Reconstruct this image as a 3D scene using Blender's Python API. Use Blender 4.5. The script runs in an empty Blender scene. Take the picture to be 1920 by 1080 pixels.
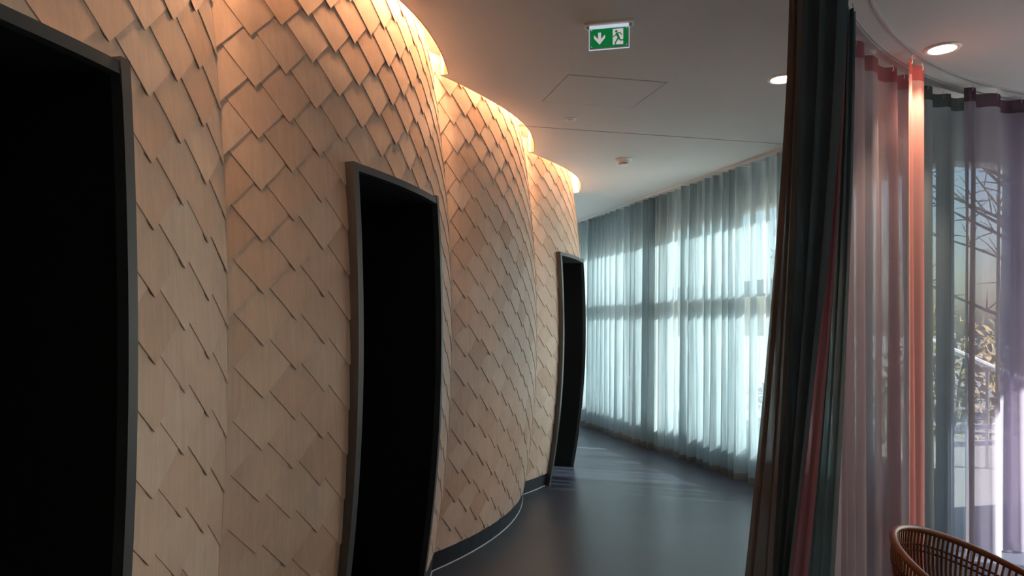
import bpy, bmesh, math, random
from mathutils import Vector

# ------------------------------------------------------------------ camera, sky, sun, exposure
random.seed(7)
SC = bpy.context.scene
COL = SC.collection
PI = math.pi
F, CX, CY, EYE, CEIL = 1280.0, 960.0, 607.0, 1.5, 3.0      # focal length in pixels, horizon row, eye and ceiling height

cam = bpy.data.cameras.new('camera')
cam.sensor_width = 36.0
cam.lens = 36.0 * F / 1920.0
cam.shift_y = (CY - 540.0) / 1920.0
cam.clip_start = 0.05
cam.clip_end = 300
cam_o = bpy.data.objects.new('camera', cam)
cam_o.location = (0, 0, EYE)
cam_o.rotation_euler = (PI / 2, 0, 0)
COL.objects.link(cam_o)
SC.camera = cam_o

SUN_AZ = Vector((0.95, -0.31, 0)).normalized()              # horizontal direction towards the sun
SUN_EL = math.radians(22)
world = bpy.data.worlds.new('sky')
SC.world = world
world.use_nodes = True
wn = world.node_tree
wn.nodes.clear()
sky = wn.nodes.new('ShaderNodeTexSky')
sky.sky_type = 'NISHITA'
sky.sun_disc = False
sky.sun_elevation = SUN_EL
sky.sun_rotation = math.atan2(SUN_AZ.x, SUN_AZ.y)
sky.air_density = 1.0
sky.dust_density = 2.0
bg = wn.nodes.new('ShaderNodeBackground')
bg.inputs['Strength'].default_value = 0.30
wo = wn.nodes.new('ShaderNodeOutputWorld')
wn.links.new(sky.outputs[0], bg.inputs[0])
wn.links.new(bg.outputs[0], wo.inputs[0])

sun = bpy.data.lights.new('sun', 'SUN')
sun.energy = 23.0
sun.angle = math.radians(0.6)
sun.color = (1.0, 0.94, 0.86)
sun_o = bpy.data.objects.new('sun', sun)
sd = Vector((SUN_AZ.x * math.cos(SUN_EL), SUN_AZ.y * math.cos(SUN_EL), math.sin(SUN_EL)))
sun_o.rotation_euler = (-sd).to_track_quat('-Z', 'Y').to_euler()
sun_o.location = sd * 30
COL.objects.link(sun_o)

vs = SC.view_settings
vs.view_transform = 'Standard'
vs.look = 'None'
vs.gamma = 1.0
vs.use_curve_mapping = False
vs.exposure = 1.15

# ------------------------------------------------------------------ helpers
def link(o, parent=None, kind=None, label=None, cat=None, group=None):
    COL.objects.link(o)
    if parent is not None:
        o.parent = parent
    if kind: o['kind'] = kind
    if label: o['label'] = label
    if cat: o['category'] = cat
    if group: o['group'] = group
    return o

def mesh(name, vs_, fs, mat, parent=None, smooth=False, **kw):
    me = bpy.data.meshes.new(name)
    me.from_pydata([tuple(v) for v in vs_], [], fs)
    me.validate()
    bm = bmesh.new(); bm.from_mesh(me)
    bmesh.ops.recalc_face_normals(bm, faces=bm.faces)
    bm.to_mesh(me); bm.free()
    if mat: me.materials.append(mat)
    if smooth:
        me.polygons.foreach_set('use_smooth', [True] * len(me.polygons))
    return link(bpy.data.objects.new(name, me), parent, **kw)

def empty(name, loc=(0, 0, 0), **kw):
    o = bpy.data.objects.new(name, None)
    o.location = loc
    o.empty_display_size = 0.1
    return link(o, **kw)

class MB:
    """collects shapes, then links them as ONE mesh"""
    def __init__(s): s.v = []; s.f = []
    def add(s, vv, ff):
        n = len(s.v); s.v += [Vector(a) for a in vv]; s.f += [tuple(i + n for i in q) for q in ff]; return s
    def box(s, x0, x1, y0, y1, z0, z1):
        return s.add([(x, y, z) for z in (z0, z1) for y in (y0, y1) for x in (x0, x1)],
                     [(0, 2, 3, 1), (4, 5, 7, 6), (0, 1, 5, 4), (2, 6, 7, 3), (0, 4, 6, 2), (1, 3, 7, 5)])
    def obox(s, a, b, w, z0, z1, off=0.0):
        """upright box along plan line a-b, w thick, shifted off to the right of a->b"""
        a = Vector((a[0], a[1])); b = Vector((b[0], b[1])); d = (b - a).normalized(); n = Vector((d.y, -d.x))
        p = [a + n * (off - w / 2), b + n * (off - w / 2), b + n * (off + w / 2), a + n * (off + w / 2)]
        return s.add([(q.x, q.y, z) for z in (z0, z1) for q in p],
                     [(0, 3, 2, 1), (4, 5, 6, 7), (0, 1, 5, 4), (1, 2, 6, 5), (2, 3, 7, 6), (3, 0, 4, 7)])
    def tube(s, pts, r, n=8, closed=False, caps=True):
        pts = [Vector(p) for p in pts]; m = len(pts); rs = r if isinstance(r, (list, tuple)) else [r] * m
        up = None; rings = []
        for i, p in enumerate(pts):
            if closed: t = (pts[(i + 1) % m] - pts[i - 1]).normalized()
            else: t = (pts[min(i + 1, m - 1)] - pts[max(i - 1, 0)]).normalized()
            if up is None:
                up = Vector((0, 0, 1)) if abs(t.z) < 0.9 else Vector((1, 0, 0))
            sx = t.cross(up)
            if sx.length < 1e-6: sx = t.orthogonal()
            sx.normalize(); up = sx.cross(t).normalized()
            rings.append([p + (sx * math.cos(a) + up * math.sin(a)) * rs[i] for a in [2 * PI * k / n for k in range(n)]])
        vv = [q for rg in rings for q in rg]; ff = []
        for i in range(m if closed else m - 1):
            j = (i + 1) % m
            for k in range(n):
                ff.append((i * n + k, i * n + (k + 1) % n, j * n + (k + 1) % n, j * n + k))
        if caps and not closed:
            ff.append(tuple(range(n - 1, -1, -1))); ff.append(tuple((m - 1) * n + k for k in range(n)))
        return s.add(vv, ff)
    def lathe(s, prof, c, n=32):
        """prof: list of (radius, z) about the vertical through c"""
        vv = []; ff = []; m = len(prof)
        for (r, z) in prof:
            for k in range(n):
                a = 2 * PI * k / n; vv.append((c[0] + r * math.cos(a), c[1] + r * math.sin(a), c[2] + z))
        for i in range(m - 1):
            for k in range(n):
                ff.append((i * n + k, i * n + (k + 1) % n, (i + 1) * n + (k + 1) % n, (i + 1) * n + k))
        if prof[0][0] > 1e-6: ff.append(tuple(range(n)))
        if prof[-1][0] > 1e-6: ff.append(tuple((m - 1) * n + k for k in range(n)))
        return s.add(vv, ff)
    def prism(s, poly, o, ax, ay, az, d):
        """polygon in the plane (ax, ay) at o, d thick along az"""
        o, ax, ay, az = Vector(o), Vector(ax), Vector(ay), Vector(az); n = len(poly)
        vv = [o + ax * x + ay * y for x, y in poly] + [o + ax * x + ay * y + az * d for x, y in poly]
        ff = [tuple(range(n - 1, -1, -1)), tuple(range(n, 2 * n))] + [(i, (i + 1) % n, n + (i + 1) % n, n + i) for i in range(n)]
        return s.add(vv, ff)
    def build(s, name, mat, parent=None, smooth=False, **kw):
        return mesh(name, s.v, s.f, mat, parent, smooth, **kw)

# ------------------------------------------------------------------ materials
def newmat(name):
    m = bpy.data.materials.new(name); m.use_nodes = True
    return m, m.node_tree.nodes, m.node_tree.links, m.node_tree.nodes['Principled BSDF']

def plain(name, col, rough=0.6, metal=0.0, noise=0.0, scale=20.0, bump=0.0):
    m, N, L, b = newmat(name)
    b.inputs['Base Color'].default_value = (*col, 1); b.inputs['Roughness'].default_value = rough; b.inputs['Metallic'].default_value = metal
    if noise or bump:
        tc = N.new('ShaderNodeTexCoord'); nz = N.new('ShaderNodeTexNoise'); nz.inputs['Scale'].default_value = scale; nz.inputs['Detail'].default_value = 4
        L.new(tc.outputs['Object'], nz.inputs['Vector'])
        if noise:
            mr = N.new('ShaderNodeMapRange'); mr.inputs['To Min'].default_value = 1 - noise; mr.inputs['To Max'].default_value = 1 + noise
            mx = N.new('ShaderNodeMix'); mx.data_type = 'RGBA'; mx.blend_type = 'MULTIPLY'; mx.inputs[0].default_value = 1; mx.inputs[6].default_value = (*col, 1)
            L.new(nz.outputs[0], mr.inputs['Value']); L.new(mr.outputs[0], mx.inputs[7]); L.new(mx.outputs[2], b.inputs['Base Color'])
        if bump:
            bp = N.new('ShaderNodeBump'); bp.inputs['Strength'].default_value = bump; bp.inputs['Distance'].default_value = 0.002
            L.new(nz.outputs[0], bp.inputs['Height']); L.new(bp.outputs[0], b.inputs['Normal'])
    return m

def emit(name, col, st):
    m = bpy.data.materials.new(name); m.use_nodes = True; N = m.node_tree.nodes; N.clear()
    e = N.new('ShaderNodeEmission'); e.inputs[0].default_value = (*col, 1); e.inputs[1].default_value = st
    o = N.new('ShaderNodeOutputMaterial'); m.node_tree.links.new(e.outputs[0], o.inputs[0]); return m

def birch():
    m, N, L, b = newmat('birch_plywood')
    tc = N.new('ShaderNodeTexCoord'); oi = N.new('ShaderNodeObjectInfo')
    off = N.new('ShaderNodeVectorMath'); off.operation = 'MULTIPLY_ADD'; off.inputs[1].default_value = (37, 91, 53)
    cb = N.new('ShaderNodeCombineXYZ')
    for i in range(3): L.new(oi.outputs['Random'], cb.inputs[i])
    L.new(cb.outputs[0], off.inputs[0]); L.new(tc.outputs['Object'], off.inputs[2])
    mp = N.new('ShaderNodeMapping'); mp.inputs['Scale'].default_value = (26, 26, 2.2); L.new(off.outputs[0], mp.inputs[0])
    g = N.new('ShaderNodeTexNoise'); g.inputs['Scale'].default_value = 2.2; g.inputs['Detail'].default_value = 6; g.inputs['Distortion'].default_value = 0.7; L.new(mp.outputs[0], g.inputs['Vector'])
    fg = N.new('ShaderNodeTexNoise'); fg.inputs['Scale'].default_value = 14; fg.inputs['Detail'].default_value = 5; L.new(mp.outputs[0], fg.inputs['Vector'])
    cl = N.new('ShaderNodeTexNoise'); cl.inputs['Scale'].default_value = 5; cl.inputs['Detail'].default_value = 2; L.new(off.outputs[0], cl.inputs['Vector'])
    rp = N.new('ShaderNodeValToRGB'); e = rp.color_ramp.elements
    e[0].position = 0.0; e[0].color = (0.585, 0.41, 0.305, 1); e[1].position = 1.0; e[1].color = (0.71, 0.57, 0.47, 1)
    for p, c in ((0.12, (0.66, 0.49, 0.385, 1)), (0.45, (0.68, 0.52, 0.415, 1)), (0.75, (0.695, 0.545, 0.44, 1))):
        q = e.new(p); q.color = c
    L.new(oi.outputs['Random'], rp.inputs[0])
    m1 = N.new('ShaderNodeMapRange'); m1.inputs['From Min'].default_value = 0.3; m1.inputs['From Max'].default_value = 0.7; m1.inputs['To Min'].default_value = 0.92; m1.inputs['To Max'].default_value = 1.05; L.new(g.outputs[0], m1.inputs[0])
    m2 = N.new('ShaderNodeMapRange'); m2.inputs['From Min'].default_value = 0.3; m2.inputs['From Max'].default_value = 0.7; m2.inputs['To Min'].default_value = 0.93; m2.inputs['To Max'].default_value = 1.05; L.new(cl.outputs[0], m2.inputs[0])
    m3 = N.new('ShaderNodeMapRange'); m3.inputs['From Min'].default_value = 0.3; m3.inputs['From Max'].default_value = 0.7; m3.inputs['To Min'].default_value = 0.96; m3.inputs['To Max'].default_value = 1.03; L.new(fg.outputs[0], m3.inputs[0])
    a = N.new('ShaderNodeMath'); a.operation = 'MULTIPLY'; L.new(m1.outputs[0], a.inputs[0]); L.new(m2.outputs[0], a.inputs[1])
    a2 = N.new('ShaderNodeMath'); a2.operation = 'MULTIPLY'; L.new(a.outputs[0], a2.inputs[0]); L.new(m3.outputs[0], a2.inputs[1])
    mx = N.new('ShaderNodeMix'); mx.data_type = 'RGBA'; mx.blend_type = 'MULTIPLY'; mx.inputs[0].default_value = 1
    L.new(rp.outputs[0], mx.inputs[6]); L.new(a2.outputs[0], mx.inputs[7]); L.new(mx.outputs[2], b.inputs['Base Color'])
    b.inputs['Roughness'].default_value = 0.5
    b.inputs['Specular IOR Level'].default_value = 0.3
    return m

def sheer(name, col, see, trans, tint=None, weave=0.35, freq=260.0):
    """sheer cloth: share of light passing straight through, share scattered through, rest reflected"""
    m = bpy.data.materials.new(name); m.use_nodes = True; N = m.node_tree.nodes; L = m.node_tree.links; N.clear()
    tc = N.new('ShaderNodeTexCoord')
    mp = N.new('ShaderNodeMapping'); mp.inputs['Scale'].default_value = (freq, freq, 3.0); L.new(tc.outputs['Object'], mp.inputs[0])
    nz = N.new('ShaderNodeTexNoise'); nz.inputs['Scale'].default_value = 1.0; nz.inputs['Detail'].default_value = 2; L.new(mp.outputs[0], nz.inputs['Vector'])
    mr = N.new('ShaderNodeMapRange'); mr.inputs['From Min'].default_value = 0.3; mr.inputs['From Max'].default_value = 0.7
    mr.inputs['To Min'].default_value = max(see * (1 - weave), 0); mr.inputs['To Max'].default_value = min(see * (1 + weave), 1); L.new(nz.outputs[0], mr.inputs[0])
    tr = N.new('ShaderNodeBsdfTransparent'); tr.inputs[0].default_value = (*(tint or (1, 1, 1)), 1)
    tl = N.new('ShaderNodeBsdfTranslucent'); tl.inputs[0].default_value = (*col, 1)
    df = N.new('ShaderNodeBsdfDiffuse'); df.inputs[0].default_value = (*col, 1)
    a = N.new('ShaderNodeMixShader'); a.inputs[0].default_value = trans; L.new(df.outputs[0], a.inputs[1]); L.new(tl.outputs[0], a.inputs[2])
    b = N.new('ShaderNodeMixShader'); L.new(mr.outputs[0], b.inputs[0]); L.new(a.outputs[0], b.inputs[1]); L.new(tr.outputs[0], b.inputs[2])
    o = N.new('ShaderNodeOutputMaterial'); L.new(b.outputs[0], o.inputs[0]); return m

def clear(name, tint=(0.93, 0.96, 0.96), gloss=0.06):
    m = bpy.data.materials.new(name); m.use_nodes = True; N = m.node_tree.nodes; L = m.node_tree.links; N.clear()
    tr = N.new('ShaderNodeBsdfTransparent'); tr.inputs[0].default_value = (*tint, 1)
    gl = N.new('ShaderNodeBsdfGlossy'); gl.inputs['Roughness'].default_value = 0.02
    mx = N.new('ShaderNodeMixShader'); mx.inputs[0].default_value = gloss; L.new(tr.outputs[0], mx.inputs[1]); L.new(gl.outputs[0], mx.inputs[2])
    o = N.new('ShaderNodeOutputMaterial'); L.new(mx.outputs[0], o.inputs[0]); return m

M = dict(
    birch=birch(),
    fascia=plain('bent_plywood_fascia', (0.42, 0.25, 0.15), 0.3, 0, 0.06, 6),
    ply_back=plain('dark_backing_board', (0.05, 0.033, 0.022), 0.8),
    steel=plain('grey_steel_frame', (0.085, 0.092, 0.098), 0.4, 0.3, 0.06, 8),
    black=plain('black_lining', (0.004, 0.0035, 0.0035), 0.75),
    plinth=plain('slate_vinyl_skirting', (0.014, 0.019, 0.030), 0.4, 0, 0.08, 10),
    bead=plain('pale_sealant', (0.42, 0.46, 0.5), 0.4),
    paint=plain('white_ceiling_paint', (0.63, 0.645, 0.645), 0.85, 0, 0.02, 3),
    seam=plain('seam_shadow_gap', (0.26, 0.255, 0.25), 0.9), seam2=plain('fine_seam', (0.40, 0.39, 0.38), 0.9),
    wall=plain('white_wall_paint', (0.58, 0.57, 0.55), 0.85, 0, 0.02, 3),
    whitep=plain('white_plastic', (0.88, 0.88, 0.87), 0.35),
    greyp=plain('grey_plastic', (0.12, 0.12, 0.12), 0.5),
    alu=plain('anodised_aluminium', (0.55, 0.56, 0.58), 0.35, 0.6),
    frame=plain('dark_window_frame', (0.05, 0.05, 0.05), 0.45, 0.2),
    column=plain('brown_grey_column', (0.11, 0.085, 0.07), 0.7, 0, 0.1, 6),
    rattan=plain('reddish_brown_rattan', (0.27, 0.085, 0.028), 0.36, 0, 0.25, 40),
    rattan_d=plain('dark_rattan_binding', (0.10, 0.035, 0.014), 0.5, 0, 0.2, 60),
    blackm=plain('black_steel', (0.02, 0.02, 0.02), 0.4, 0.6),
        glass=clear('window_glass'),
    acrylic=clear('clear_acrylic', (0.9, 0.92, 0.97), 0.1),
    bark=plain('tree_bark', (0.10, 0.075, 0.055), 0.9, 0, 0.3, 12),
    leaf=plain('yellowed_leaves', (0.30, 0.22, 0.06), 0.7, 0, 0.3, 6),
    hedge=plain('hedge_leaves', (0.10, 0.11, 0.045), 0.8, 0, 0.3, 5),
    ground=plain('pale_paving', (0.34, 0.33, 0.31), 0.9, 0, 0.2, 1.5),
    whiteme=plain('white_painted_metal', (0.8, 0.8, 0.8), 0.4),
    concrete=plain('concrete_ramp', (0.4, 0.39, 0.37), 0.9, 0, 0.15, 4),
    cur_far=sheer('pale_blue_sheer', (0.36, 0.44, 0.47), 0.19, 0.62, (0.9, 0.98, 1), 0.6, 110.0),
    cur_hem=sheer('pale_hem', (0.24, 0.24, 0.21), 0.03, 0.5),
    cur_coral=sheer('coral_sheer', (0.86, 0.42, 0.39), 0.26, 0.5, (0.97, 0.8, 0.8), 0.12),
    cur_mauve=sheer('mauve_sheer', (0.32, 0.275, 0.32), 0.27, 0.5, (0.97, 0.9, 0.94), 0.12),
    cur_mauve_h=sheer('mauve_header', (0.26, 0.11, 0.14), 0.06, 0.45),
    cur_coral_h=sheer('coral_header', (0.45, 0.10, 0.10), 0.06, 0.45),
    cur_green=sheer('grey_green_sheer', (0.27, 0.335, 0.385), 0.14, 0.55, (0.85, 0.94, 0.97), 0.12),
    cur_green_h=sheer('grey_green_header', (0.07, 0.10, 0.10), 0.04, 0.4),
    cur_violet=sheer('grey_violet_sheer', (0.31, 0.30, 0.365), 0.14, 0.55, (0.92, 0.9, 0.98), 0.12),
    cur_violet_h=sheer('dark_violet_header', (0.11, 0.06, 0.09), 0.04, 0.4),
    cur_plum=sheer('plum_sheer', (0.35, 0.28, 0.42), 0.14, 0.55, (0.95, 0.88, 0.98), 0.12),
    cur_plum_h=sheer('plum_header', (0.16, 0.035, 0.10), 0.04, 0.4),
    cur_dark=sheer('dark_teal_voile', (0.095, 0.12, 0.13), 0.01, 0.25),
    cur_brown=sheer('brown_grey_voile', (0.16, 0.12, 0.105), 0.06, 0.35),
    cur_pink=sheer('dusky_pink_voile', (0.21, 0.09, 0.11), 0.10, 0.5, (1, .8, .85)),
    cur_teal=sheer('teal_grey_voile', (0.075, 0.105, 0.115), 0.12, 0.5, (.8, .95, .95)),
)

def vinyl():
    m, N, L, b = newmat('slate_vinyl_floor')
    tc = N.new('ShaderNodeTexCoord'); nz = N.new('ShaderNodeTexNoise'); nz.inputs['Scale'].default_value = 220; nz.inputs['Detail'].default_value = 2
    L.new(tc.outputs['Object'], nz.inputs['Vector'])
    rp = N.new('ShaderNodeValToRGB'); rp.color_ramp.elements[0].color = (0.033, 0.039, 0.058, 1); rp.color_ramp.elements[1].color = (0.058, 0.066, 0.093, 1)
    L.new(nz.outputs[0], rp.inputs[0]); L.new(rp.outputs[0], b.inputs['Base Color'])
    n2 = N.new('ShaderNodeTexNoise'); n2.inputs['Scale'].default_value = 1.6; n2.inputs['Detail'].default_value = 3; L.new(tc.outputs['Object'], n2.inputs['Vector'])
    mr = N.new('ShaderNodeMapRange'); mr.inputs['To Min'].default_value = 0.28; mr.inputs['To Max'].default_value = 0.38; L.new(n2.outputs[0], mr.inputs[0]); L.new(mr.outputs[0], b.inputs['Roughness'])
    return m
M['floor'] = vinyl()

# ------------------------------------------------------------------ plan of the pods
C12 = Vector((-0.502, 4.1366)); AL = 0.3011; PITCH = 1.9344; SAG = 0.1636; Z0 = 1.4259; KU = 0.0466; KD = 0.0638
D = Vector((math.sin(AL), math.cos(AL))); N_ = Vector((D.y, -D.x))
RAD = (PITCH * PITCH / 4 + SAG * SAG) / (2 * SAG)
BUL = KD * Z0 * Z0
ARC = 0.981                                                 # half arc length of one pod
def crease(i): return C12 + D * PITCH * (i - 2)
def bulge(z): return BUL - (KU if z > Z0 else KD) * (z - Z0) ** 2
def pod_frame(i, u, z):
    r = RAD + bulge(z); a = u * math.asin(PITCH / 2 / r)
    o = crease(i) + D * (PITCH / 2) - N_ * (RAD * math.cos(math.asin(PITCH / 2 / RAD)))
    n = N_ * math.cos(a) + D * math.sin(a)
    return o + n * r, n
def pod_pt(i, s, z, off=0.0):
    p, n = pod_frame(i, s / ARC, z); p = p + n * off
    return Vector((p.x, p.y, z))
def sstep(a, b, x):
    t = min(max((x - a) / (b - a), 0), 1); return t * t * (3 - 2 * t)
def lip_pts(i, n=22):
    out = []
    for k in range(n + 1):
        u = -1 + 2 * k / n; r = RAD + bulge(CEIL) + 0.058 + 0.05 * sstep(-0.8, 0.4, u); a = u * math.asin(PITCH / 2 / r)
        out.append(crease(i) + D * (PITCH / 2) - N_ * (RAD * math.cos(math.asin(PITCH / 2 / RAD))) + (N_ * math.cos(a) + D * math.sin(a)) * r)
    return out

PODS = [0, 1, 2, 3]
def strip_open(rows):
    k = len(rows[0]); vv = [p for r in rows for p in r]; ff = []
    for a in range(len(rows) - 1):
        for j in range(k): ff.append((a * k + j, a * k + (j + 1) % k, (a + 1) * k + (j + 1) % k, (a + 1) * k + j))
    return vv, ff
def fascia_line(th=0.006):
    out = []
    for i in PODS:
        o = crease(i) + D * (PITCH / 2) - N_ * (RAD * math.cos(math.asin(PITCH / 2 / RAD)))
        for p in lip_pts(i):
            n = (p - o).normalized(); out.append((p - n * 0.0005, p - n * th))
    return out
START, END = crease(0), crease(4)
BACKY = -3.5
LIP = []
for i in PODS: LIP += lip_pts(i)
end_dir = (-N_ * 0.97 + D * 0.24).normalized()              # the row returns to the left after the last pod
LIP_END = LIP[-1] + end_dir * 2.6
LIP_START = Vector((LIP[0].x - 0.75, BACKY))

# glass line of the facade, far end first
def gx(y): return 4.714 - 0.32 * y
GL = [Vector((gx(y), y)) for y in (12.97, 11.54, 10.11, 8.68, 7.25, 5.82, 4.94)]
GL += [Vector(p) for p in ((4.3, 5.2), (5.5, 5.0), (6.5, 4.3), (7.13, 2.9), (7.35, -1.3), (7.4, -1.75), (7.4, BACKY))]  # last glazed piece is an added slit out of view, sized to light the pods

# ------------------------------------------------------------------ floor, ceiling, walls
fl = MB(); pts = [Vector((-3.2, BACKY)), Vector((-3.2, 13.2)), Vector((0.75, 13.2))] + GL
n = len(pts)
fl.add([(p.x, p.y, 0) for p in pts] + [(p.x, p.y, -0.1) for p in pts], [tuple(range(n - 1, -1, -1)), tuple(range(n, 2 * n))] + [(i, (i + 1) % n, n + (i + 1) % n, n + i) for i in range(n)])
fl.build('floor', M['floor'], kind='structure', label='dark slate-blue vinyl floor')

edge = [LIP_START] + LIP + [LIP_END, Vector((-3.2, 13.2)), Vector((0.75, 13.2))] + [g + Vector((0.05, 0.02)) for g in GL]
ce = MB(); n = len(edge)
ce.add([(p.x, p.y, CEIL) for p in edge] + [(p.x, p.y, CEIL + 0.5) for p in edge], [tuple(range(n)), tuple(range(2 * n - 1, n - 1, -1))] + [(i, (i + 1) % n, n + (i + 1) % n, n + i) for i in range(n)])
ceiling = ce.build('ceiling', M['paint'], kind='structure', label='white plastered ceiling with a scalloped cut-out along the pods')

# recess above the pods: its closing board behind the lip
rb = MB(); inner = [Vector((LIP_START.x - 0.4, BACKY))]
for i in PODS:
    for k in range(23): inner.append(pod_frame(i, -1 + 2 * k / 22, 3.1)[0] - pod_frame(i, -1 + 2 * k / 22, 3.1)[1] * 0.15)
inner.append(LIP_END - D * 0.4); outer = [LIP_START] + LIP + [LIP_END]
m_ = len(outer)
rb.add([(p.x, p.y, 3.45) for p in outer] + [(p.x, p.y, 3.45) for p in inner] + [(p.x, p.y, 3.49) for p in outer] + [(p.x, p.y, 3.49) for p in inner],
       [(k, k + 1, m_ + k + 1, m_ + k) for k in range(m_ - 1)] + [(2 * m_ + k, 3 * m_ + k, 3 * m_ + k + 1, 2 * m_ + k + 1) for k in range(m_ - 1)])
rb.build('recess_board', M['paint'], ceiling)

fs = MB()
fs.add(*strip_open([[Vector((p.x, p.y, CEIL - 0.001)), Vector((p.x, p.y, 3.45)), Vector((q.x, q.y, 3.45)), Vector((q.x, q.y, CEIL - 0.001))] for p, q in fascia_line()]))
fs.build('recess_fascia', M['fascia'], ceiling)

# seam across the ceiling, access panel
def ceil_at(x, y): zz = (CEIL - EYE) * F / (CY - y); return Vector(((x - CX) / F * zz, zz))
sb = MB(); sb.obox(Vector((0.05, 5.17)), Vector((2.75, 5.81)), 0.008, CEIL - 0.0015, CEIL + 0.01)
sb.build('expansion_joint', M['seam'], ceiling)
hp = [Vector((0.205, 4.60)), Vector((0.337, 4.11)), Vector((0.965, 4.24)), Vector((0.835, 4.73))]
hc = sum(hp, Vector((0, 0))) / 4
hb = MB(); k4 = [(0, 1, 2, 3)]
sh = [hc + (p - hc) * 0.985 for p in hp]
hb.add([(p.x, p.y, CEIL - 0.002) for p in sh] + [(p.x, p.y, CEIL + 0.02) for p in sh], [(0, 1, 2, 3), (4, 7, 6, 5)] + [(i, (i + 1) % 4, 4 + (i + 1) % 4, 4 + i) for i in range(4)])
hb.build('access_panel', M['paint'], ceiling)
gb = MB()
for i in range(4): gb.obox(hp[i], hp[(i + 1) % 4], 0.005, CEIL - 0.001, CEIL + 0.01)
gb.build('access_panel_gap', M['seam2'], ceiling)

MB().obox((START.x, START.y), (LIP_START.x - 0.1, BACKY), 0.12, 0, 3.5, 0.06).build('wall_left', M['wall'], kind='structure', label='plain wall running back from the first pod')
MB().obox((-3.2, BACKY), (7.5, BACKY), 0.12, 0, 3.2, 0.06).build('wall_back', M['wall'], kind='structure', label='plain wall behind the viewpoint')
MB().obox((7.13, 2.9), (7.35, -1.3), 0.12, 0, 3.2, -0.06).build('wall_right', M['wall'], kind='structure', label='unseen plain wall right of the viewpoint, added to block sun and daylight')  # out of view, added to keep sun off the lower lounge curtains
MB().obox((7.4, -1.75), (7.4, BACKY), 0.12, 0, 3.2, -0.06).build('wall_right_back', M['wall'], kind='structure', label='unseen plain wall behind and right of the viewpoint, added to cut the daylight')  # out of view, added instead of glass to dim daylight on the near pods
MB().obox((-3.2, 13.2), (0.9, 13.2), 0.12, 0, 3.2, -0.06).build('wall_far', M['wall'], kind='structure', label='plain wall at the far end of the corridor')
e2 = END + end_dir * 2.5
MB().obox(END - N_ * 0.03, e2, 0.1, 0, 3.5, -0.06).build('wall_end', M['wall'], kind='structure', label='plain return wall behind the last pod')
MB().obox((-3.2, 8.3), (-3.2, 13.2), 0.12, 0, 3.2, -0.06).build('wall_side', M['wall'], kind='structure', label='plain side wall behind the pods')

# ------------------------------------------------------------------ facade: windows with frames, panes, rails
HEAD, TRAN = 2.66, 1.86
for i in range(len(GL) - 1):
    if i in (10, 12): continue                                    # solid wall here
    SILL = 0.42 if i < 6 else 0.14
    a, b = GL[i], GL[i + 1]; d = (b - a).normalized(); ln = (b - a).length
    nn = Vector((d.y, -d.x)) * -1                            # outwards
    w = empty('window_%d' % (i + 1), ((a.x + b.x) / 2, (a.y + b.y) / 2, 0), kind='structure', label='floor-to-ceiling window pane in a dark frame behind the curtains')
    def piece(name, mb, mat):
        o = mb.build(name, mat); o.parent = w; o.location = Vector(o.location) - w.location; return o
    piece('head_panel', MB().obox(a, b, 0.16, HEAD, 3.05), M['wall'])
    piece('sill', MB().obox(a, b, 0.16, 0, SILL), M['frame'])
    if i < 5: piece('transom', MB().obox(a, b, 0.07, TRAN - 0.08, TRAN + 0.08), M['frame'])
    if i > 5:
        piece('guard_rail', MB().obox(a, b, 0.03, 0.60, 0.63, -0.03), M['alu'])
        piece('guard_rail', MB().obox(a, b, 0.03, 0.72, 0.75, -0.03), M['alu'])
    piece('mullion', MB().obox(a - d * 0.03, a + d * 0.03, 0.1, SILL, HEAD), M['frame'])
    piece('pane', MB().add([(a.x, a.y, SILL), (b.x, b.y, SILL), (b.x, b.y, HEAD), (a.x, a.y, HEAD)], [(0, 1, 2, 3)]), M['glass'])
    # daylight portal: only guides the sky light through this window
    pl = bpy.data.lights.new('daylight_portal', 'AREA'); pl.shape = 'RECTANGLE'; pl.size = ln - 0.02; pl.size_y = HEAD - SILL
    pl.cycles.is_portal = True
    po = bpy.data.objects.new('daylight_portal', pl); c = (a + b) / 2 + nn * 0.06
    po.location = (c.x, c.y, (HEAD + SILL) / 2)
    z = Vector((nn.x, nn.y, 0)); x = Vector((d.x, d.y, 0)); y = z.cross(x)
    from mathutils import Matrix
    po.rotation_euler = Matrix((x, y, z)).transposed().to_euler()
    COL.objects.link(po)

cd_ = Vector((-0.3048, 0.9524))
MB().obox(Vector((1.80, 8.2)) - cd_ * 0.15, Vector((1.80, 8.2)) + cd_ * 0.15, 0.05, 0, 3.0).build('trim_1', M['column'], kind='structure', label='brown-grey facade post in the gap between the pale blue curtains')

# ------------------------------------------------------------------ pods clad in shingles
HD = 2 * 0.981 / 14; ROWP = 0.18; THK = 0.0028; TOPZ = 3.15; BASEZ = 0.115
def clip(poly, ax, val, keep_less):
    out = []
    for i in range(len(poly)):
        p, q = poly[i], poly[(i + 1) % len(poly)]
        ip = (p[ax] <= val) == keep_less or p[ax] == val; iq = (q[ax] <= val) == keep_less or q[ax] == val
        if ip: out.append(p)
        if ip != iq:
            t = (val - p[ax]) / (q[ax] - p[ax]); r = [p[0] + (q[0] - p[0]) * t, p[1] + (q[1] - p[1]) * t]; r[ax] = val; out.append(tuple(r))
    return out
def area(p): return abs(sum(p[i][0] * p[(i + 1) % len(p)][1] - p[(i + 1) % len(p)][0] * p[i][1] for i in range(len(p)))) / 2 if len(p) > 2 else 0

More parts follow.
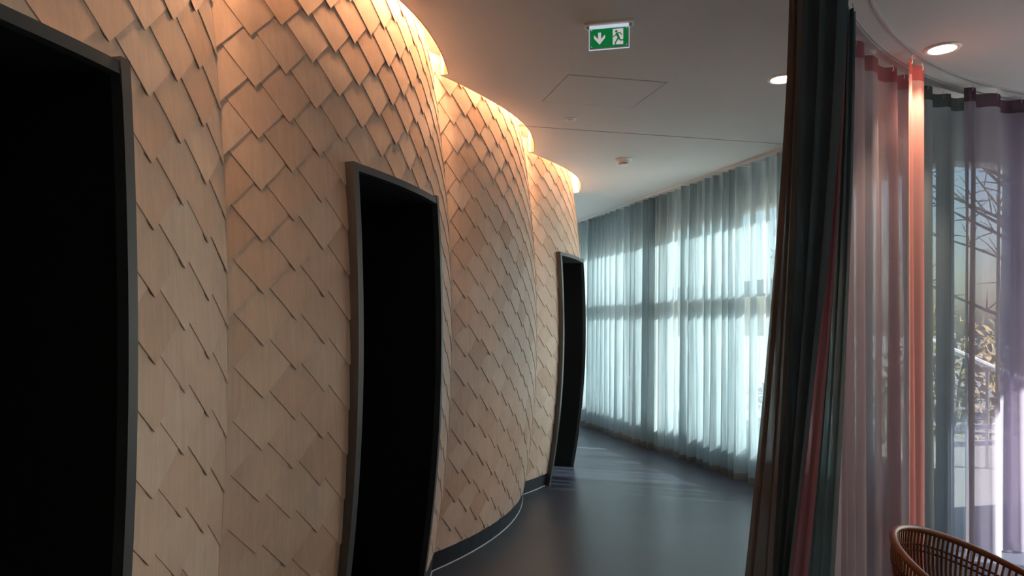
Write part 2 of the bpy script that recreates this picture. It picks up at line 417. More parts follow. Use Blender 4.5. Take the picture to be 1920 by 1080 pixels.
def shingle(i, sc, tip, door, rnd):
    lift = rnd.uniform(0.0092, 0.0106); roll = rnd.uniform(-0.004, 0.004)
    cells = []
    h = HD / 2
    for (cx, cz) in ((0, h), (-h, 2 * h), (h, 2 * h), (0, 3 * h)):
        cells.append([(sc + cx, tip + cz - h), (sc + cx + h, tip + cz), (sc + cx, tip + cz + h), (sc + cx - h, tip + cz)])
    polys = []
    for c in cells:
        for ax, v, less in ((0, ARC - 0.003, True), (0, -ARC + 0.003, False), (1, TOPZ, True), (1, BASEZ, False)):
            c = clip(c, ax, v, less)
            if len(c) < 3: break
        if len(c) < 3: continue
        if door and min(p[0] for p in c) < door[1] and max(p[0] for p in c) > door[0] and min(p[1] for p in c) < door[2]:
            parts = []
            l = clip(c, 0, door[0], True); r = clip(c, 0, door[1], False)
            if area(l) > 1e-6: parts.append(l)
            if area(r) > 1e-6: parts.append(r)
            m = clip(c, 0, door[0], False)
            if len(m) > 2: m = clip(m, 0, door[1], True)
            if len(m) > 2: m = clip(m, 1, door[2], False)
            if area(m) > 1e-6: parts.append(m)
            polys += parts
        elif area(c) > 1e-6: polys.append(c)
    if sum(area(p) for p in polys) < 2e-4: return None
    idx = {}; vv = []; faces = []
    def vid(p):
        k = (round(p[0], 4), round(p[1], 4))
        if k not in idx: idx[k] = len(vv); vv.append(p)
        return idx[k]
    for p in polys:
        f = []
        for q in p:
            v = vid(q)
            if v not in f: f.append(v)
        if len(f) > 2: faces.append(f)
    edges = {}
    for f in faces:
        for k in range(len(f)):
            e = (f[k], f[(k + 1) % len(f)]); edges[e] = edges.get(e, 0) + 1
    border = [e for e in edges if (e[1], e[0]) not in edges]
    c0 = pod_pt(i, sc, tip + HD, 0)
    V = []
    for side in (0, 1):
        for (s, z) in vv:
            t = (z - tip) / (2 * HD)
            o = 0.0035 + lift * (1 - t) + roll * (s - sc) - side * THK
            V.append(pod_pt(i, s, z, o) - c0)
    n0 = len(vv)
    FF = [tuple(f) for f in faces] + [(a, b, n0 + b, n0 + a) for a, b in border]
    return V, FF, c0

def strip(fn, ts, closed_ends=True):
    """sweep: fn(t) -> list of corner points"""
    rows = [fn(t) for t in ts]; k = len(rows[0]); vv = [p for r in rows for p in r]; ff = []
    for a in range(len(rows) - 1):
        for j in range(k): ff.append((a * k + j, a * k + (j + 1) % k, (a + 1) * k + (j + 1) % k, (a + 1) * k + j))
    if closed_ends: ff.append(tuple(range(k))); ff.append(tuple((len(rows) - 1) * k + j for j in range(k)))
    return vv, ff
def lin(a, b, n): return [a + (b - a) * k / n for k in range(n + 1)]

DOORS = {0: (-0.43, 0.440, 2.145), 1: (-0.412, 0.438, 2.15), 3: (-0.56, 0.36, 2.165)}
POD_LABEL = {0: 'birch-shingled pod closest to the viewer, cut by the left edge, with black doorway',
             1: 'birch-shingled pod with a wide central black doorway, second from the left',
             2: 'birch-shingled pod without any doorway, between the two doorway pods',
             3: 'farthest and smallest birch-shingled pod, its narrow black doorway beside the blue curtains'}
ZPH = {0: 2.02, 1: 2.052, 2: 2.104, 3: 2.10}
NCOL = 14
for i in PODS:
    rnd = random.Random(40 + i)
    c = crease(i) + D * PITCH / 2
    pod = empty('shingled_pod', (c.x, c.y, 0), label=POD_LABEL[i], cat='pod', group='shingled pods')
    door = DOORS.get(i)
    def part(name, mb, mat, parent=pod, smooth=False):
        base = pod.location.copy()
        o = mesh(name, [v - base for v in mb.v], mb.f, mat, parent, smooth); return o
    # backing board, open at the doorway
    sl = sorted(set([round(v, 4) for v in lin(-ARC, ARC, 20)] + ([door[0], door[1]] if door else [])))
    zl = sorted(set([round(v, 4) for v in lin(0, 3.46, 18)] + ([door[2]] if door else [])))
    b = MB(); idx = {}
    for z in zl:
        for s in sl: idx[(s, z)] = len(b.v); b.v.append(pod_pt(i, s, z, -0.006))
    for a_ in range(len(sl) - 1):
        for c_ in range(len(zl) - 1):
            sm = (sl[a_] + sl[a_ + 1]) / 2; zm = (zl[c_] + zl[c_ + 1]) / 2
            if door and door[0] < sm < door[1] and zm < door[2]: continue
            b.f.append((idx[(sl[a_], zl[c_])], idx[(sl[a_ + 1], zl[c_])], idx[(sl[a_ + 1], zl[c_ + 1])], idx[(sl[a_], zl[c_ + 1])]))
    part('backing_board', b, M['ply_back'], smooth=True)
    # shingles
    for k in range(NCOL + 1):
        sc = -ARC + 2 * ARC * k / NCOL
        zt = ZPH[i] + (ROWP / 2 if k % 2 else 0) - 12 * ROWP
        while zt < TOPZ - 0.02:
            r = shingle(i, sc, zt, door, rnd) if zt + 2 * HD > BASEZ + 0.03 else None
            if r:
                V, FF, c0 = r
                me = bpy.data.meshes.new('shingle'); me.from_pydata([tuple(v) for v in V], [], FF); me.materials.append(M['birch'])
                o = bpy.data.objects.new('shingle', me); o.location = c0 - pod.location; link(o, pod)
            zt += ROWP
    # skirting and its sealant bead
    spans = [(-ARC, door[0] - 0.02), (door[1] + 0.02, ARC)] if door else [(-ARC, ARC)]
    for s0, s1 in spans:
        b = MB(); bd = MB()
        ts = lin(s0, s1, 14)
        b.add(*strip(lambda s: [pod_pt(i, s, 0, 0.014), pod_pt(i, s, BASEZ, 0.010), pod_pt(i, s, BASEZ, -0.004), pod_pt(i, s, 0, -0.004)], ts))
        bd.add(*strip(lambda s: [pod_pt(i, s, 0.0005, 0.021), pod_pt(i, s, 0.006, 0.015), pod_pt(i, s, 0.0005, 0.012)], ts))
        sk = part('skirting', b, M['plinth']); part('sealant_bead', bd, M['bead'], sk)
    if door:
        s0, s1, zt = door; fw = 0.032; fo = 0.052; fi = -0.004; li = 0.022
        fr = empty('door_frame'); fr.parent = pod
        def fpart(name, mb):
            return part(name, mb, M['steel'], fr)
        zs = lin(0.0, zt, 20)
        fpart('jamb', MB().add(*strip(lambda z: [pod_pt(i, s0, z, fi), pod_pt(i, s0, z, fo), pod_pt(i, s0 + fw, z, fo), pod_pt(i, s0 + fw, z, fi)], zs)))
        fpart('jamb', MB().add(*strip(lambda z: [pod_pt(i, s1 - fw, z, fi), pod_pt(i, s1 - fw, z, fo), pod_pt(i, s1, z, fo), pod_pt(i, s1, z, fi)], lin(0.0, zt + 0.012, 20))))
        fpart('head', MB().add(*strip(lambda s: [pod_pt(i, s, zt - fw, fi), pod_pt(i, s, zt - fw, fo - 0.004), pod_pt(i, s, zt, fo - 0.004), pod_pt(i, s, zt, fi)], lin(s0 + fw, s1 - fw, 14))))
        # black lining of the passage behind the doorway
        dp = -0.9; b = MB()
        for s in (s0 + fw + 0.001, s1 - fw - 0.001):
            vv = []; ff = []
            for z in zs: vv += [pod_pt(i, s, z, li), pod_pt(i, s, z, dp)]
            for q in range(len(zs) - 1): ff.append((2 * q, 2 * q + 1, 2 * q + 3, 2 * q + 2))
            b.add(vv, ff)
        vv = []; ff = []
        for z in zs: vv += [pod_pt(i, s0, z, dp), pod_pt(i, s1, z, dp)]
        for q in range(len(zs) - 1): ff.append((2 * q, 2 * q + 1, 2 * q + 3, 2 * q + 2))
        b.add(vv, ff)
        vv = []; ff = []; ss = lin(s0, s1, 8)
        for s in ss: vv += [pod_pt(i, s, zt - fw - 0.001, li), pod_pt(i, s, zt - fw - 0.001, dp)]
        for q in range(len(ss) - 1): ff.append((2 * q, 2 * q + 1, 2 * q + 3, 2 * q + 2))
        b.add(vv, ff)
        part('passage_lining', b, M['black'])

# ------------------------------------------------------------------ warm light strips hidden in the ceiling recess
LED = emit('amber_led', (1.0, 0.51, 0.26), 380.0)
LED_LABEL = {0: 'amber light strip in the ceiling recess above the pod at the left edge', 1: 'amber light strip in the ceiling recess above the second pod from the left',
             2: 'amber light strip in the ceiling recess above the pod without a doorway', 3: 'amber light strip in the ceiling recess above the farthest pod'}
for i in PODS:
    lp = lip_pts(i, 30); b = MB(); ns = [pod_frame(i, -1 + 2 * k / 30, CEIL)[1] for k in range(31)]
    q = [(lp[k] - ns[k] * 0.010, lp[k] - ns[k] * 0.020) for k in range(1, 30)]
    b.add(*strip(lambda k: [Vector((q[k][0].x, q[k][0].y, 3.40)), Vector((q[k][1].x, q[k][1].y, 3.40)), Vector((q[k][1].x, q[k][1].y, 3.415)), Vector((q[k][0].x, q[k][0].y, 3.415))], list(range(len(q)))))
    b.build('recess_light_strip', LED, label=LED_LABEL[i], cat='light strip', group='recess light strips')

# ------------------------------------------------------------------ curtains
def resample(pts, step):
    out = [Vector(pts[0])]; acc = 0
    for a, b in zip(pts[:-1], pts[1:]):
        a = Vector(a); b = Vector(b); L = (b - a).length; t = step - acc
        while t <= L: out.append(a + (b - a) * (t / L)); t += step
        acc = (acc + L) % step
    return out

def curtain(name, path, ztop, zbot, mat, head_mat, hem_mat, label, cat='curtain', group=None, period=0.13, amp=0.035, seed=1, head=0.07, hem=0.06, step=0.011, rows=16, spread=0.0, hooks=True, base_rail=CEIL - 0.02):
    rnd = random.Random(seed)
    P = resample(path, step); n = len(P)
    tang = [((P[min(k + 1, n - 1)] - P[max(k - 1, 0)]).normalized()) for k in range(n)]
    nor = [Vector((t.y, -t.x)) for t in tang]
    ph = 0; phase = []; am = []
    per = period * rnd.uniform(0.8, 1.2); a_now = 1
    for k in range(n):
        ph += 2 * PI * step / per; phase.append(ph)
        if ph % (2 * PI) < 2 * PI * step / per: per = period * rnd.uniform(0.6, 1.5); a_now = rnd.uniform(0.55, 1.3)
        am.append(a_now)
    for _ in range(4): am = [(am[max(k - 1, 0)] + am[k] + am[min(k + 1, n - 1)]) / 3 for k in range(n)]
    w2 = rnd.uniform(0, 6)
    c = P[n // 2]; base = Vector((c.x, c.y, 0))
    def pt(k, z):
        t = (ztop - z) / (ztop - zbot)
        a = amp * am[k] * (0.75 + 0.35 * t)
        s = math.sin(phase[k] + 0.35 * math.sin(3 * t + w2 + 0.1 * k * step * 20))
        s = math.copysign(abs(s) ** 0.62, s)
        o = a * s + 0.012 * t * math.sin(phase[k] * 0.31 + w2)
        sl = 0.25 * amp * math.cos(phase[k] * 1.0) * (0.6 + 0.5 * t)
        p = P[k] + nor[k] * o + tang[k] * sl
        return Vector((p.x, p.y, z))
    thing = empty(name, base, label=label, cat=cat, group=group)
    def grid(nm, zs, m_, off=0.0):
        vv = []; ff = []
        for z in zs:
            for k in range(n): vv.append(pt(k, z) + Vector((nor[k].x * off, nor[k].y * off, 0)) - base)
        for r in range(len(zs) - 1):
            for k in range(n - 1): ff.append((r * n + k, r * n + k + 1, (r + 1) * n + k + 1, (r + 1) * n + k))
        return mesh(nm, vv, ff, m_, thing, True)
    grid('cloth', lin(ztop - head, zbot + hem, rows), mat)
    if head: grid('header_band', lin(ztop, ztop - head, 2), head_mat)
    if hem: grid('hem', lin(zbot + hem, zbot, 1), hem_mat)
    if hooks:
        nxt = 0.03; src = None
        for k in range(n):
            if k * step >= nxt:
                nxt += max(period, 0.1)
                if src is None:
                    b = MB(); b.tube([(0, 0, -0.025), (0.004, 0, -0.01), (0, 0, 0.004), (0, 0, base_rail - ztop)], 0.0022, 5)
                    src = b.build('hook', M['alu'], thing); o = src
                else:
                    o = src.copy(); link(o, thing)
                p = pt(k, ztop); o.location = p - base
    return thing

# far facade curtains
def fx(y): return 4.296 - 0.32 * y
def far_path(y0, y1): return [Vector((fx(y), y)) for y in lin(y0, y1, 30)]
curtain('sheer_curtain', far_path(12.6, 7.965), 2.997, 0.015, M['cur_far'], M['cur_far'], M['cur_hem'], 'pale blue sheer curtain at the far windows, between the last pod and the brown gap', group='pale blue window curtains', seed=3, period=0.14, amp=0.08, head=0.05, hooks=False, rows=18)
curtain('sheer_curtain', far_path(7.945, 4.62), 2.997, 0.015, M['cur_far'], M['cur_far'], M['cur_hem'], 'pale blue sheer window curtain, between the brown gap and the dark gathered curtain', group='pale blue window curtains', seed=9, period=0.15, amp=0.085, head=0.05, hooks=False, rows=18)
b = MB(); b.obox((fx(12.7) - 0.13, 12.7 - 0.04), (fx(4.6) - 0.13, 4.6 - 0.04), 0.012, CEIL - 0.022, CEIL + 0.01); b.build('trim_2', M['paint'], kind='structure', label='plain ceiling edge in front of the pale blue curtains')
b = MB(); b.obox((fx(12.7), 12.7), (fx(4.7), 4.7), 0.02, CEIL - 0.002, CEIL + 0.02)
b.build('curtain_rail', M['alu'], label='straight white curtain rail on the ceiling above the pale blue curtains', cat='curtain rail')

# lounge curtains on a curved rail
LC = Vector((4.6, 1.03)); LR = 3.75
def arc(d0, d1, r=LR): return [LC + Vector((math.cos(math.radians(a)), math.sin(math.radians(a)))) * r for a in lin(d0, d1, 40)]
G_ = dict(group='lounge curtains', head=0.085, hem=0.05)
curtain('lounge_curtain', arc(144.5, 127.3, LR + 0.03), 2.965, 0.015, M['cur_mauve'], M['cur_mauve_h'], M['cur_mauve'], 'mauve pink sheer curtain between the dark gathered curtain and the coral one', seed=5, period=0.18, amp=0.04, **G_)
curtain('lounge_curtain', arc(131.4, 126.7, LR - 0.09), 2.965, 0.015, M['cur_coral'], M['cur_coral_h'], M['cur_coral'], 'narrow coral red sheer curtain lit by the downlight above it', seed=6, period=0.15, amp=0.025, **G_)
curtain('lounge_curtain', arc(127.0, 114.8, LR + 0.05), 2.965, 0.015, M['cur_green'], M['cur_green_h'], M['cur_green'], 'grey-green sheer curtain right of the coral one', seed=12, period=0.24, amp=0.045, **G_)
curtain('lounge_curtain', arc(119.2, 107.9, LR - 0.075), 2.965, 0.015, M['cur_violet'], M['cur_violet_h'], M['cur_violet'], 'grey-violet sheer curtain right of the grey-green one', seed=21, period=0.26, amp=0.045, **G_)
curtain('lounge_curtain', arc(110.8, 92, LR + 0.03), 2.965, 0.015, M['cur_plum'], M['cur_plum_h'], M['cur_plum'], 'plum sheer curtain at the right edge of the picture', seed=30, period=0.26, amp=0.045, **G_)
rail = empty('curved_curtain_rail', (LC.x, LC.y, CEIL), label='curved white double curtain rail on the ceiling above the coral and grey curtains', cat='curtain rail')
for nm, r0, r1, mt, zz in (('cover_strip', LR - 0.115, LR - 0.028, 'paint', 0.008), ('track', LR - 0.13, LR - 0.118, 'alu', 0.014), ('track', LR - 0.024, LR + 0.02, 'alu', 0.02)):
    b = MB(); A = [math.radians(a) for a in lin(190, 80, 70)]
    b.add(*strip(lambda a: [Vector((r * math.cos(a), r * math.sin(a), z)) for r, z in ((r0, 0), (r0, -zz), (r1, -zz), (r1, 0))], A))
    b.build(nm, M[mt], rail)

# gathered curtains at the end of the curved rail
def gathered(top, bot, mat, label, folds, seed, ztop=2.95, zbot=0.02, pw=1.5, depth=0.05, n=110, bdepth=None):
    """top, bot: (plan point, plan point) between which the cloth is bunched"""
    rnd = random.Random(seed); t0, t1 = [Vector(p) for p in top]; b0, b1 = [Vector(p) for p in bot]
    nt = Vector(((t1 - t0).y, -(t1 - t0).x)).normalized(); nb = Vector(((b1 - b0).y, -(b1 - b0).x)).normalized()
    ams = [rnd.uniform(0.6, 1.25) for _ in range(folds + 2)]; base = Vector(((t0 + t1).x / 2, (t0 + t1).y / 2, 0)); o = rnd.uniform(0, 6)
    vv = []; ff = []; zs = lin(ztop, zbot, 28)
    for z in zs:
        t = (ztop - z) / (ztop - zbot); w = t ** pw
        for k in range(n):
            q = k / (n - 1); f = q * folds; a = ams[int(f)] * (1 - f % 1) + ams[int(f) + 1] * (f % 1)
            s = math.sin(2 * PI * f + 0.4 * math.sin(2.5 * t + o)); c_ = math.cos(2 * PI * f)
            pt_ = t0 + (t1 - t0) * q + nt * depth * a * s + (t1 - t0).normalized() * 0.012 * c_
            pb = b0 + (b1 - b0) * q + nb * (bdepth or depth) * a * s
            p = pt_ * (1 - w) + pb * w
            vv.append(Vector((p.x, p.y, z)) - base)
    for r in range(len(zs) - 1):
        for k in range(n - 1): ff.append((r * n + k, r * n + k + 1, (r + 1) * n + k + 1, (r + 1) * n + k))
    th = empty('gathered_curtain', base, label=label, cat='curtain', group='gathered curtains at the end of the curved rail')
    mesh('cloth', vv, ff, mat, th, True)
    hk = MB().tube([(0, 0, -0.02), (0.004, 0, -0.01), (0, 0, CEIL - 0.02 - ztop)], 0.0022, 5)
    for q in (0.1, 0.5, 0.9):
        p = t0 + (t1 - t0) * q; h = hk.build('hook', M['alu'], th); h.location = Vector((p.x, p.y, ztop)) - base
def pp(px, y): return ((px - CX) / F * y, y)
gathered((pp(1484, 2.74), pp(1496, 2.86)), (pp(1365, 2.62), pp(1468, 2.78)), M['cur_brown'], 'brown-grey gathered curtain flaring out beside the far pale blue curtain', 3, 2, depth=0.012, bdepth=0.022)
gathered((pp(1490, 2.66), pp(1586, 2.70)), (pp(1434, 2.60), pp(1446, 2.66)), M['cur_dark'], 'near-black teal gathered curtain hanging between the far window and the coral curtain', 3, 4, depth=0.04, bdepth=0.008)
gathered((pp(1556, 2.92), pp(1588, 3.00)), (pp(1430, 2.88), pp(1497, 2.94)), M['cur_pink'], 'dusky pink gathered curtain showing as a slanted strip below the dark one', 3, 6, depth=0.015)
gathered((pp(1566, 3.08), pp(1602, 3.16)), (pp(1480, 3.04), pp(1556, 3.14)), M['cur_teal'], 'teal-grey gathered curtain between the pink strip and the coral curtain', 4, 8, depth=0.015)

# ------------------------------------------------------------------ things on the ceiling
LENS = emit('warm_lamp_lens', (1.0, 0.80, 0.58), 14.0)
def downlight(x, y, label, watts):
    th = empty('downlight', (x, y, CEIL), label=label, cat='downlight', group='ceiling downlights')
    MB().lathe([(0.066, 0.0), (0.064, -0.004), (0.070, -0.008), (0.086, -0.007), (0.091, -0.002), (0.091, 0.0)], (0, 0, 0), 40).build('trim_ring', M['whitep'], th, True)
    MB().lathe([(0.0, -0.0025), (0.064, -0.0025), (0.064, -0.0015), (0.0, -0.0015)], (0, 0, 0), 32).build('lens', LENS, th)
    L = bpy.data.lights.new('downlight_lamp', 'SPOT'); L.energy = watts; L.spot_size = math.radians(95); L.spot_blend = 0.5; L.shadow_soft_size = 0.05; L.color = (1.0, 0.72, 0.48)
    o = bpy.data.objects.new('downlight_lamp', L); o.location = (0, 0, -0.012); link(o, th)
downlight(2.345, 3.72, 'glowing round downlight above the coral curtain, right of the picture', 42)
downlight(1.655, 4.18, 'glowing round downlight half hidden behind the dark gathered curtain', 42)

th = empty('smoke_detector', (1.02, 6.22, CEIL), label='white round smoke detector on the ceiling in front of the far curtains', cat='smoke detector')
MB().lathe([(0.0, 0), (0.075, 0), (0.077, -0.006), (0.072, -0.012), (0.0, -0.012)], (0, 0, 0), 36).build('base_plate', M['whitep'], th, True)
MB().lathe([(0.0, -0.012), (0.050, -0.012), (0.053, -0.030), (0.053, -0.038)], (0, 0, 0), 36).build('housing', M['whitep'], th, True)
MB().lathe([(0.043, -0.038), (0.043, -0.046), (0.0, -0.046)], (0, 0, 0), 36).build('sensing_slot', M['greyp'], th)
MB().lathe([(0.0, -0.046), (0.048, -0.046), (0.050, -0.050), (0.036, -0.058), (0.0, -0.060)], (0, 0, 0), 36).build('cap', M['whitep'], th, True)

th = empty('recessed_spot', (0.427, 5.0, CEIL), label='small unlit recessed ceiling spot left of the smoke detector', cat='spotlight')
MB().lathe([(0.020, 0), (0.020, -0.003), (0.030, -0.007), (0.045, -0.004), (0.046, 0)], (0, 0, 0), 32).build('trim_ring', M['whitep'], th, True)
MB().lathe([(0.0, -0.008), (0.014, -0.006), (0.020, -0.001)], (0, 0, 0), 24).build('lens', M['alu'], th, True)

# emergency exit sign (lit from its rail)
def lit_print(name, col, st):
    m, N, L, b = newmat(name); b.inputs['Base Color'].default_value = (*col, 1); b.inputs['Roughness'].default_value = 0.4
    b.inputs['Emission Color'].default_value = (*col, 1); b.inputs['Emission Strength'].default_value = st; return m
M['green'] = lit_print('green_sign_print', (0.0, 0.13, 0.03), 0.4); M['signw'] = lit_print('white_sign_print', (0.55, 0.52, 0.55), 0.35)
ROT = math.radians(-12)
th = empty('exit_sign', (0.485, 3.41, CEIL), label='green emergency exit sign with white arrow and running figure under the ceiling', cat='exit sign')
ax = Vector((math.cos(ROT), math.sin(ROT), 0)); az = Vector((0, 0, 1)); an = Vector((math.sin(ROT), -math.cos(ROT), 0))
def srect(x0, x1, z0, z1, o0, o1):
    return MB().prism([(x0, z0), (x1, z0), (x1, z1), (x0, z1)], an * o0, ax, az, an, o1 - o0)
srect(-0.122, 0.122, -0.010, 0.0, -0.030, 0.030).build('mount_plate', M['whitep'], th)
srect(-0.098, 0.098, -0.022, -0.010, -0.010, 0.010).build('light_rail', emit('sign_edge_light', (0.8, 0.86, 1.0), 0.3), th)
for sx in (-1, 1): srect(sx * 0.104 - 0.008, sx * 0.104 + 0.008, -0.024, -0.010, -0.009, 0.009).build('clip', M['alu'], th)
srect(-0.0975, 0.0975, -0.126, -0.020, -0.004, 0.004).build('acrylic_panel', M['acrylic'], th)
edge_m = emit('lit_acrylic_edge', (0.82, 0.88, 1.0), 0.28)
for q in ((-0.1, -0.0975, -0.1285, -0.020), (0.0975, 0.1, -0.1285, -0.020), (-0.0975, 0.0975, -0.1285, -0.126)): srect(q[0], q[1], q[2], q[3], -0.004, 0.004).build('lit_edge', edge_m, th)
brd = srect(-0.092, 0.092, -0.119, -0.0255, 0.0042, 0.0056).build('sign_board', M['green'], th)
def pic(name, polys, mat, o0=0.0056, o1=0.0064):
    b = MB()
    for poly in polys: b.prism(poly, an * o0, ax, az, an, o1 - o0)
    o = b.build(name, mat, brd); return o
U = 0.0935
def sp(pts): return [(-0.092 + x * 0.184, -0.119 + y * U) for x, y in pts]
pic('arrow', [sp([(0.205, 0.80), (0.285, 0.80), (0.285, 0.46), (0.245, 0.36), (0.205, 0.46)]),
              sp([(0.245, 0.16), (0.395, 0.50), (0.395, 0.68), (0.245, 0.36)]), sp([(0.245, 0.16), (0.245, 0.36), (0.095, 0.68), (0.095, 0.50)])], M['signw'])
pic('doorway', [sp([(0.60, 0.09), (0.88, 0.09), (0.88, 0.93), (0.60, 0.93)])], M['signw'])
def limb(a, b, w0, w1):
    a = Vector((a[0] * 0.184, a[1] * U)); b = Vector((b[0] * 0.184, b[1] * U)); d = (b - a).normalized(); n_ = Vector((-d.y, d.x))
    return [(p.x - 0.092, p.y - 0.119) for p in (a - n_ * w0, b - n_ * w1, b + n_ * w1, a + n_ * w0)]
hx, hy = 0.695, 0.79
head = [(-0.092 + hx * 0.184 + 0.0062 * math.cos(a), -0.119 + hy * U + 0.0062 * math.sin(a)) for a in [2 * PI * k / 14 for k in range(14)]]
fig = [head, limb((0.705, 0.70), (0.765, 0.42), 0.0062, 0.0050), limb((0.705, 0.69), (0.79, 0.715), 0.0026, 0.0026), limb((0.79, 0.715), (0.845, 0.58), 0.0026, 0.0022),
       limb((0.70, 0.67), (0.66, 0.55), 0.0026, 0.0024), limb((0.66, 0.55), (0.595, 0.53), 0.0024, 0.0022),
       limb((0.755, 0.45), (0.70, 0.28), 0.0042, 0.0034), limb((0.70, 0.28), (0.655, 0.13), 0.0034, 0.0028), limb((0.665, 0.11), (0.70, 0.07), 0.003, 0.003),
       limb((0.765, 0.45), (0.80, 0.30), 0.0042, 0.0034), limb((0.80, 0.30), (0.895, 0.31), 0.0032, 0.0028), limb((0.90, 0.24), (0.93, 0.16), 0.003, 0.003)]
for p in fig:                                                 # consistent winding
    if sum(p[i][0] * p[(i + 1) % len(p)][1] - p[(i + 1) % len(p)][0] * p[i][1] for i in range(len(p))) < 0: p.reverse()
pic('running_figure', fig, M['green'], 0.0064, 0.0072)
for sx in (-0.086, 0.086):
    for sz in (-0.114, -0.0305):
        MB().prism([(sx + 0.0022 * math.cos(a), sz + 0.0022 * math.sin(a)) for a in [2 * PI * k / 10 for k in range(10)]], an * 0.0056, ax, az, an, 0.0018).build('screw', M['signw'], brd)

# ------------------------------------------------------------------ rattan lounge chair
CC = Vector((1.577, 2.053, 0.629)); AZ = -0.636; TL = 0.44; RA, RB = 0.35, 0.417
g = Vector((math.cos(AZ), math.sin(AZ), 0)); wv = Vector((-g.y, g.x, 0)); vv_ = -g * math.cos(TL) + Vector((0, 0, math.sin(TL)))
nv = wv.cross(vv_).normalized()
if nv.z < 0: nv = -nv
foot = Vector((CC.x, CC.y, 0))
chair = empty('rattan_chair', foot, label='reddish-brown rattan shell chair at the lower right corner', cat='chair')
def rimp(t, k=1.0, dpt=0.0):
    return CC + wv * (RA * k * math.cos(t)) + vv_ * (RB * k * math.sin(t)) - nv * dpt - foot
T = [2 * PI * k / 72 for k in range(72)]
MB().tube([rimp(t) for t in T], 0.0115, 10, closed=True).build('rim', M['rattan'], chair, True)
def shell(t, q):
    """q: 0 at the rim, 1 at the seat ring"""
    k = 1 - 0.62 * q ** 1.5
    sh_ = vv_ * (-0.10 * q)
    return rimp(t, k, 0.30 * math.sin(q * PI / 2) ** 1.0) + sh_
for k in range(132):
    t = 2 * PI * (k + 0.5) / 132
    MB().tube([shell(t, q) for q in lin(0, 1, 9)], 0.0046, 5).build('strand', M['rattan'], chair, True)
for q, r in ((0.10, 0.0045), (0.14, 0.0045), (0.42, 0.004), (0.72, 0.004)):
    MB().tube([shell(t, q) - nv * 0.003 for t in T], r, 5, closed=True).build('binding_ring', M['rattan_d'], chair, True)
MB().tube([shell(t, 1) for t in T], 0.010, 8, closed=True).build('seat_ring', M['rattan'], chair, True)
for k in range(15):
    x = -0.93 + 1.86 * k / 14; h = math.sqrt(1 - x * x)
    def inr(a, b): return shell(PI / 2, 1) * 0.5 + shell(-PI / 2, 1) * 0.5 + wv * (RA * 0.38 * a) + vv_ * (RB * 0.38 * b)
    MB().tube([inr(x, -h), inr(x, 0) - nv * 0.012, inr(x, h)], 0.0046, 5).build('seat_strand', M['rattan'], chair, True)
sc_ = shell(PI / 2, 1) * 0.5 + shell(-PI / 2, 1) * 0.5
for a in (PI / 4, 3 * PI / 4, 5 * PI / 4, 7 * PI / 4):
    top = shell(a, 0.93) - nv * 0.004; ft = Vector((0, 0, 0.012)) + (g * math.cos(a - PI / 2) + wv * math.sin(a - PI / 2)) * -0.27
    ft = sc_ * 1.0 + (wv * math.cos(a) * 0.27 - g * math.sin(a) * 0.27); ft.z = 0.009
    MB().tube([top, top * 0.5 + ft * 0.5, ft], 0.009, 8).build('leg', M['blackm'], chair, True)
ring = [Vector((sc_.x, sc_.y, 0.010)) + wv * (0.27 * math.cos(t)) - g * (0.27 * math.sin(t)) for t in T]
MB().tube(ring, 0.009, 8, closed=True).build('base_ring', M['blackm'], chair, True)

# ------------------------------------------------------------------ outside
b = MB(); b.box(-60, 90, -60, 90, -0.4, -0.12); b.build('ground', M['ground'], kind='structure', label='pale paved ground outside the windows')
def tree(x, y, h, label, seed, leaves):
    rnd = random.Random(seed); th = empty('tree', (x, y, -0.12), label=label, cat='tree', group='trees outside the lounge windows')
    MB().tube([(0, 0, 0), (0.05, 0.02, h * 0.3), (0.0, 0.08, h * 0.62), (0.1, 0.05, h)], [0.14, 0.11, 0.07, 0.015], 8).build('trunk', M['bark'], th, True)
    lf = MB()
    for k in range(26):
        z0 = h * rnd.uniform(0.22, 0.92); a = rnd.uniform(0, 2 * PI); ln = (1 - z0 / h * 0.7) * h * 0.38; p = Vector((0.03, 0.05, z0)); pts = [p]; d = Vector((math.cos(a), math.sin(a), rnd.uniform(0.3, 0.9))).normalized()
        for q in range(4):
            d = (d + Vector((rnd.uniform(-.3, .3), rnd.uniform(-.3, .3), rnd.uniform(-.1, .3)))).normalized(); p = p + d * ln / 4; pts.append(p)
        bm_ = MB().tube(pts, [0.03, 0.024, 0.018, 0.012, 0.005], 5)
        for q in range(1, 5):
            for _ in range(3):
                e_ = pts[q] + Vector((rnd.uniform(-1, 1), rnd.uniform(-1, 1), rnd.uniform(-.3, 1))).normalized() * ln * 0.25
                bm_.tube([pts[q], (pts[q] + e_) / 2 + Vector((0, 0, 0.03)), e_], [0.01, 0.007, 0.003], 4)
                for _2 in range(leaves):
                    c_ = e_ + Vector((rnd.gauss(0, .15), rnd.gauss(0, .15), rnd.gauss(0, .15))); u_ = Vector((rnd.gauss(0, 1), rnd.gauss(0, 1), rnd.gauss(0, 1))).normalized(); v_ = u_.orthogonal().normalized(); s_ = rnd.uniform(.03, .06)
                    lf.add([c_ - u_ * s_, c_ + v_ * s_ * .5, c_ + u_ * s_, c_ - v_ * s_ * .5], [(0, 1, 2, 3)])
        bm_.build('branch', M['bark'], th, True)
    if leaves: lf.build('foliage', M['leaf'], th, kind='stuff')
tree(7.4, 9.9, 6.2, 'bare branching tree outside behind the plum curtain', 3, 0)
tree(7.0, 15.5, 5.4, 'thin bare tree outside behind the grey-violet curtain', 5, 1)
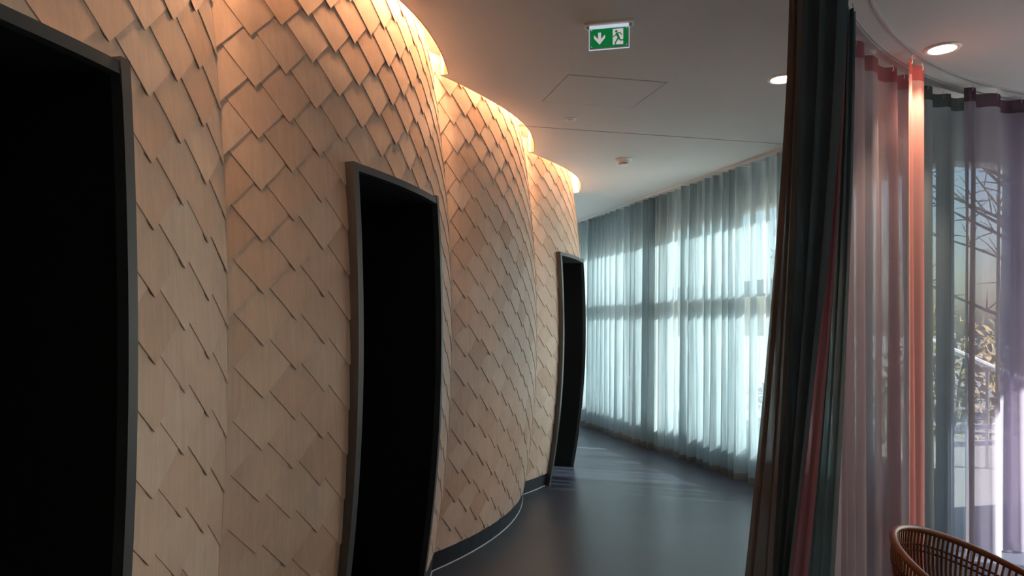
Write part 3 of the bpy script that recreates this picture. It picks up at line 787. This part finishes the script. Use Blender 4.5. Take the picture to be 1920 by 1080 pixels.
tree(12.2, 13.6, 6.8, 'tall bare tree outside, farthest from the lounge windows', 8, 0)
def shrub(x, y, r, h, label, seed):
    rnd = random.Random(seed); th = empty('shrub', (x, y, -0.12), label=label, cat='shrub', group='shrubs outside the lounge windows')
    lf = MB()
    for k in range(900):
        a = rnd.uniform(0, 2 * PI); e = math.acos(rnd.uniform(0, 1)); q = rnd.uniform(0.75, 1.05)
        c_ = Vector((r * q * math.sin(e) * math.cos(a), r * q * math.sin(e) * math.sin(a), h * q * math.cos(e) + 0.1)); u_ = Vector((rnd.gauss(0, 1), rnd.gauss(0, 1), rnd.gauss(0, 1))).normalized(); v_ = u_.orthogonal().normalized(); s_ = rnd.uniform(.05, .1)
        lf.add([c_ - u_ * s_, c_ + v_ * s_ * .5, c_ + u_ * s_, c_ - v_ * s_ * .5], [(0, 1, 2, 3)])
    lf.build('foliage', M['hedge' if seed % 2 else 'leaf'], th, kind='stuff')
    st = MB()
    for k in range(5): st.tube([(0.05 * k - 0.1, 0, 0), (0.12 * k - 0.24, 0.05, h * 0.5), (0.2 * k - 0.4, 0.1, h * 0.8)], 0.02, 5)
    st.build('stems', M['bark'], th)
shrub(6.3, 9.9, 0.85, 1.7, 'yellowed shrub outside behind the grey-green curtain', 2)
shrub(8.6, 11.9, 1.1, 1.6, 'olive green shrub outside behind the grey-violet curtain', 3)
shrub(4.2, 9.0, 0.9, 1.5, 'olive green shrub outside behind the coral curtain', 5)
shrub(11.2, 11.0, 1.2, 1.9, 'yellowed shrub outside behind the plum curtain', 6)
# sloping handrail of an outside ramp
th = empty('ramp_handrail', (5.2, 7.6, -0.12), label='white sloping handrail outside, seen through the grey-green curtain', cat='handrail')
A_, B_ = Vector((-0.45, 0.25, 1.45)), Vector((1.3, -0.35, 0.55))
MB().tube([A_, B_], 0.035, 8).build('rail', M['whiteme'], th)
for q in (0.0, 0.33, 0.66, 1.0):
    p = A_ + (B_ - A_) * q; MB().tube([(p.x, p.y, 0), p], 0.018, 6).build('post', M['alu'], th)
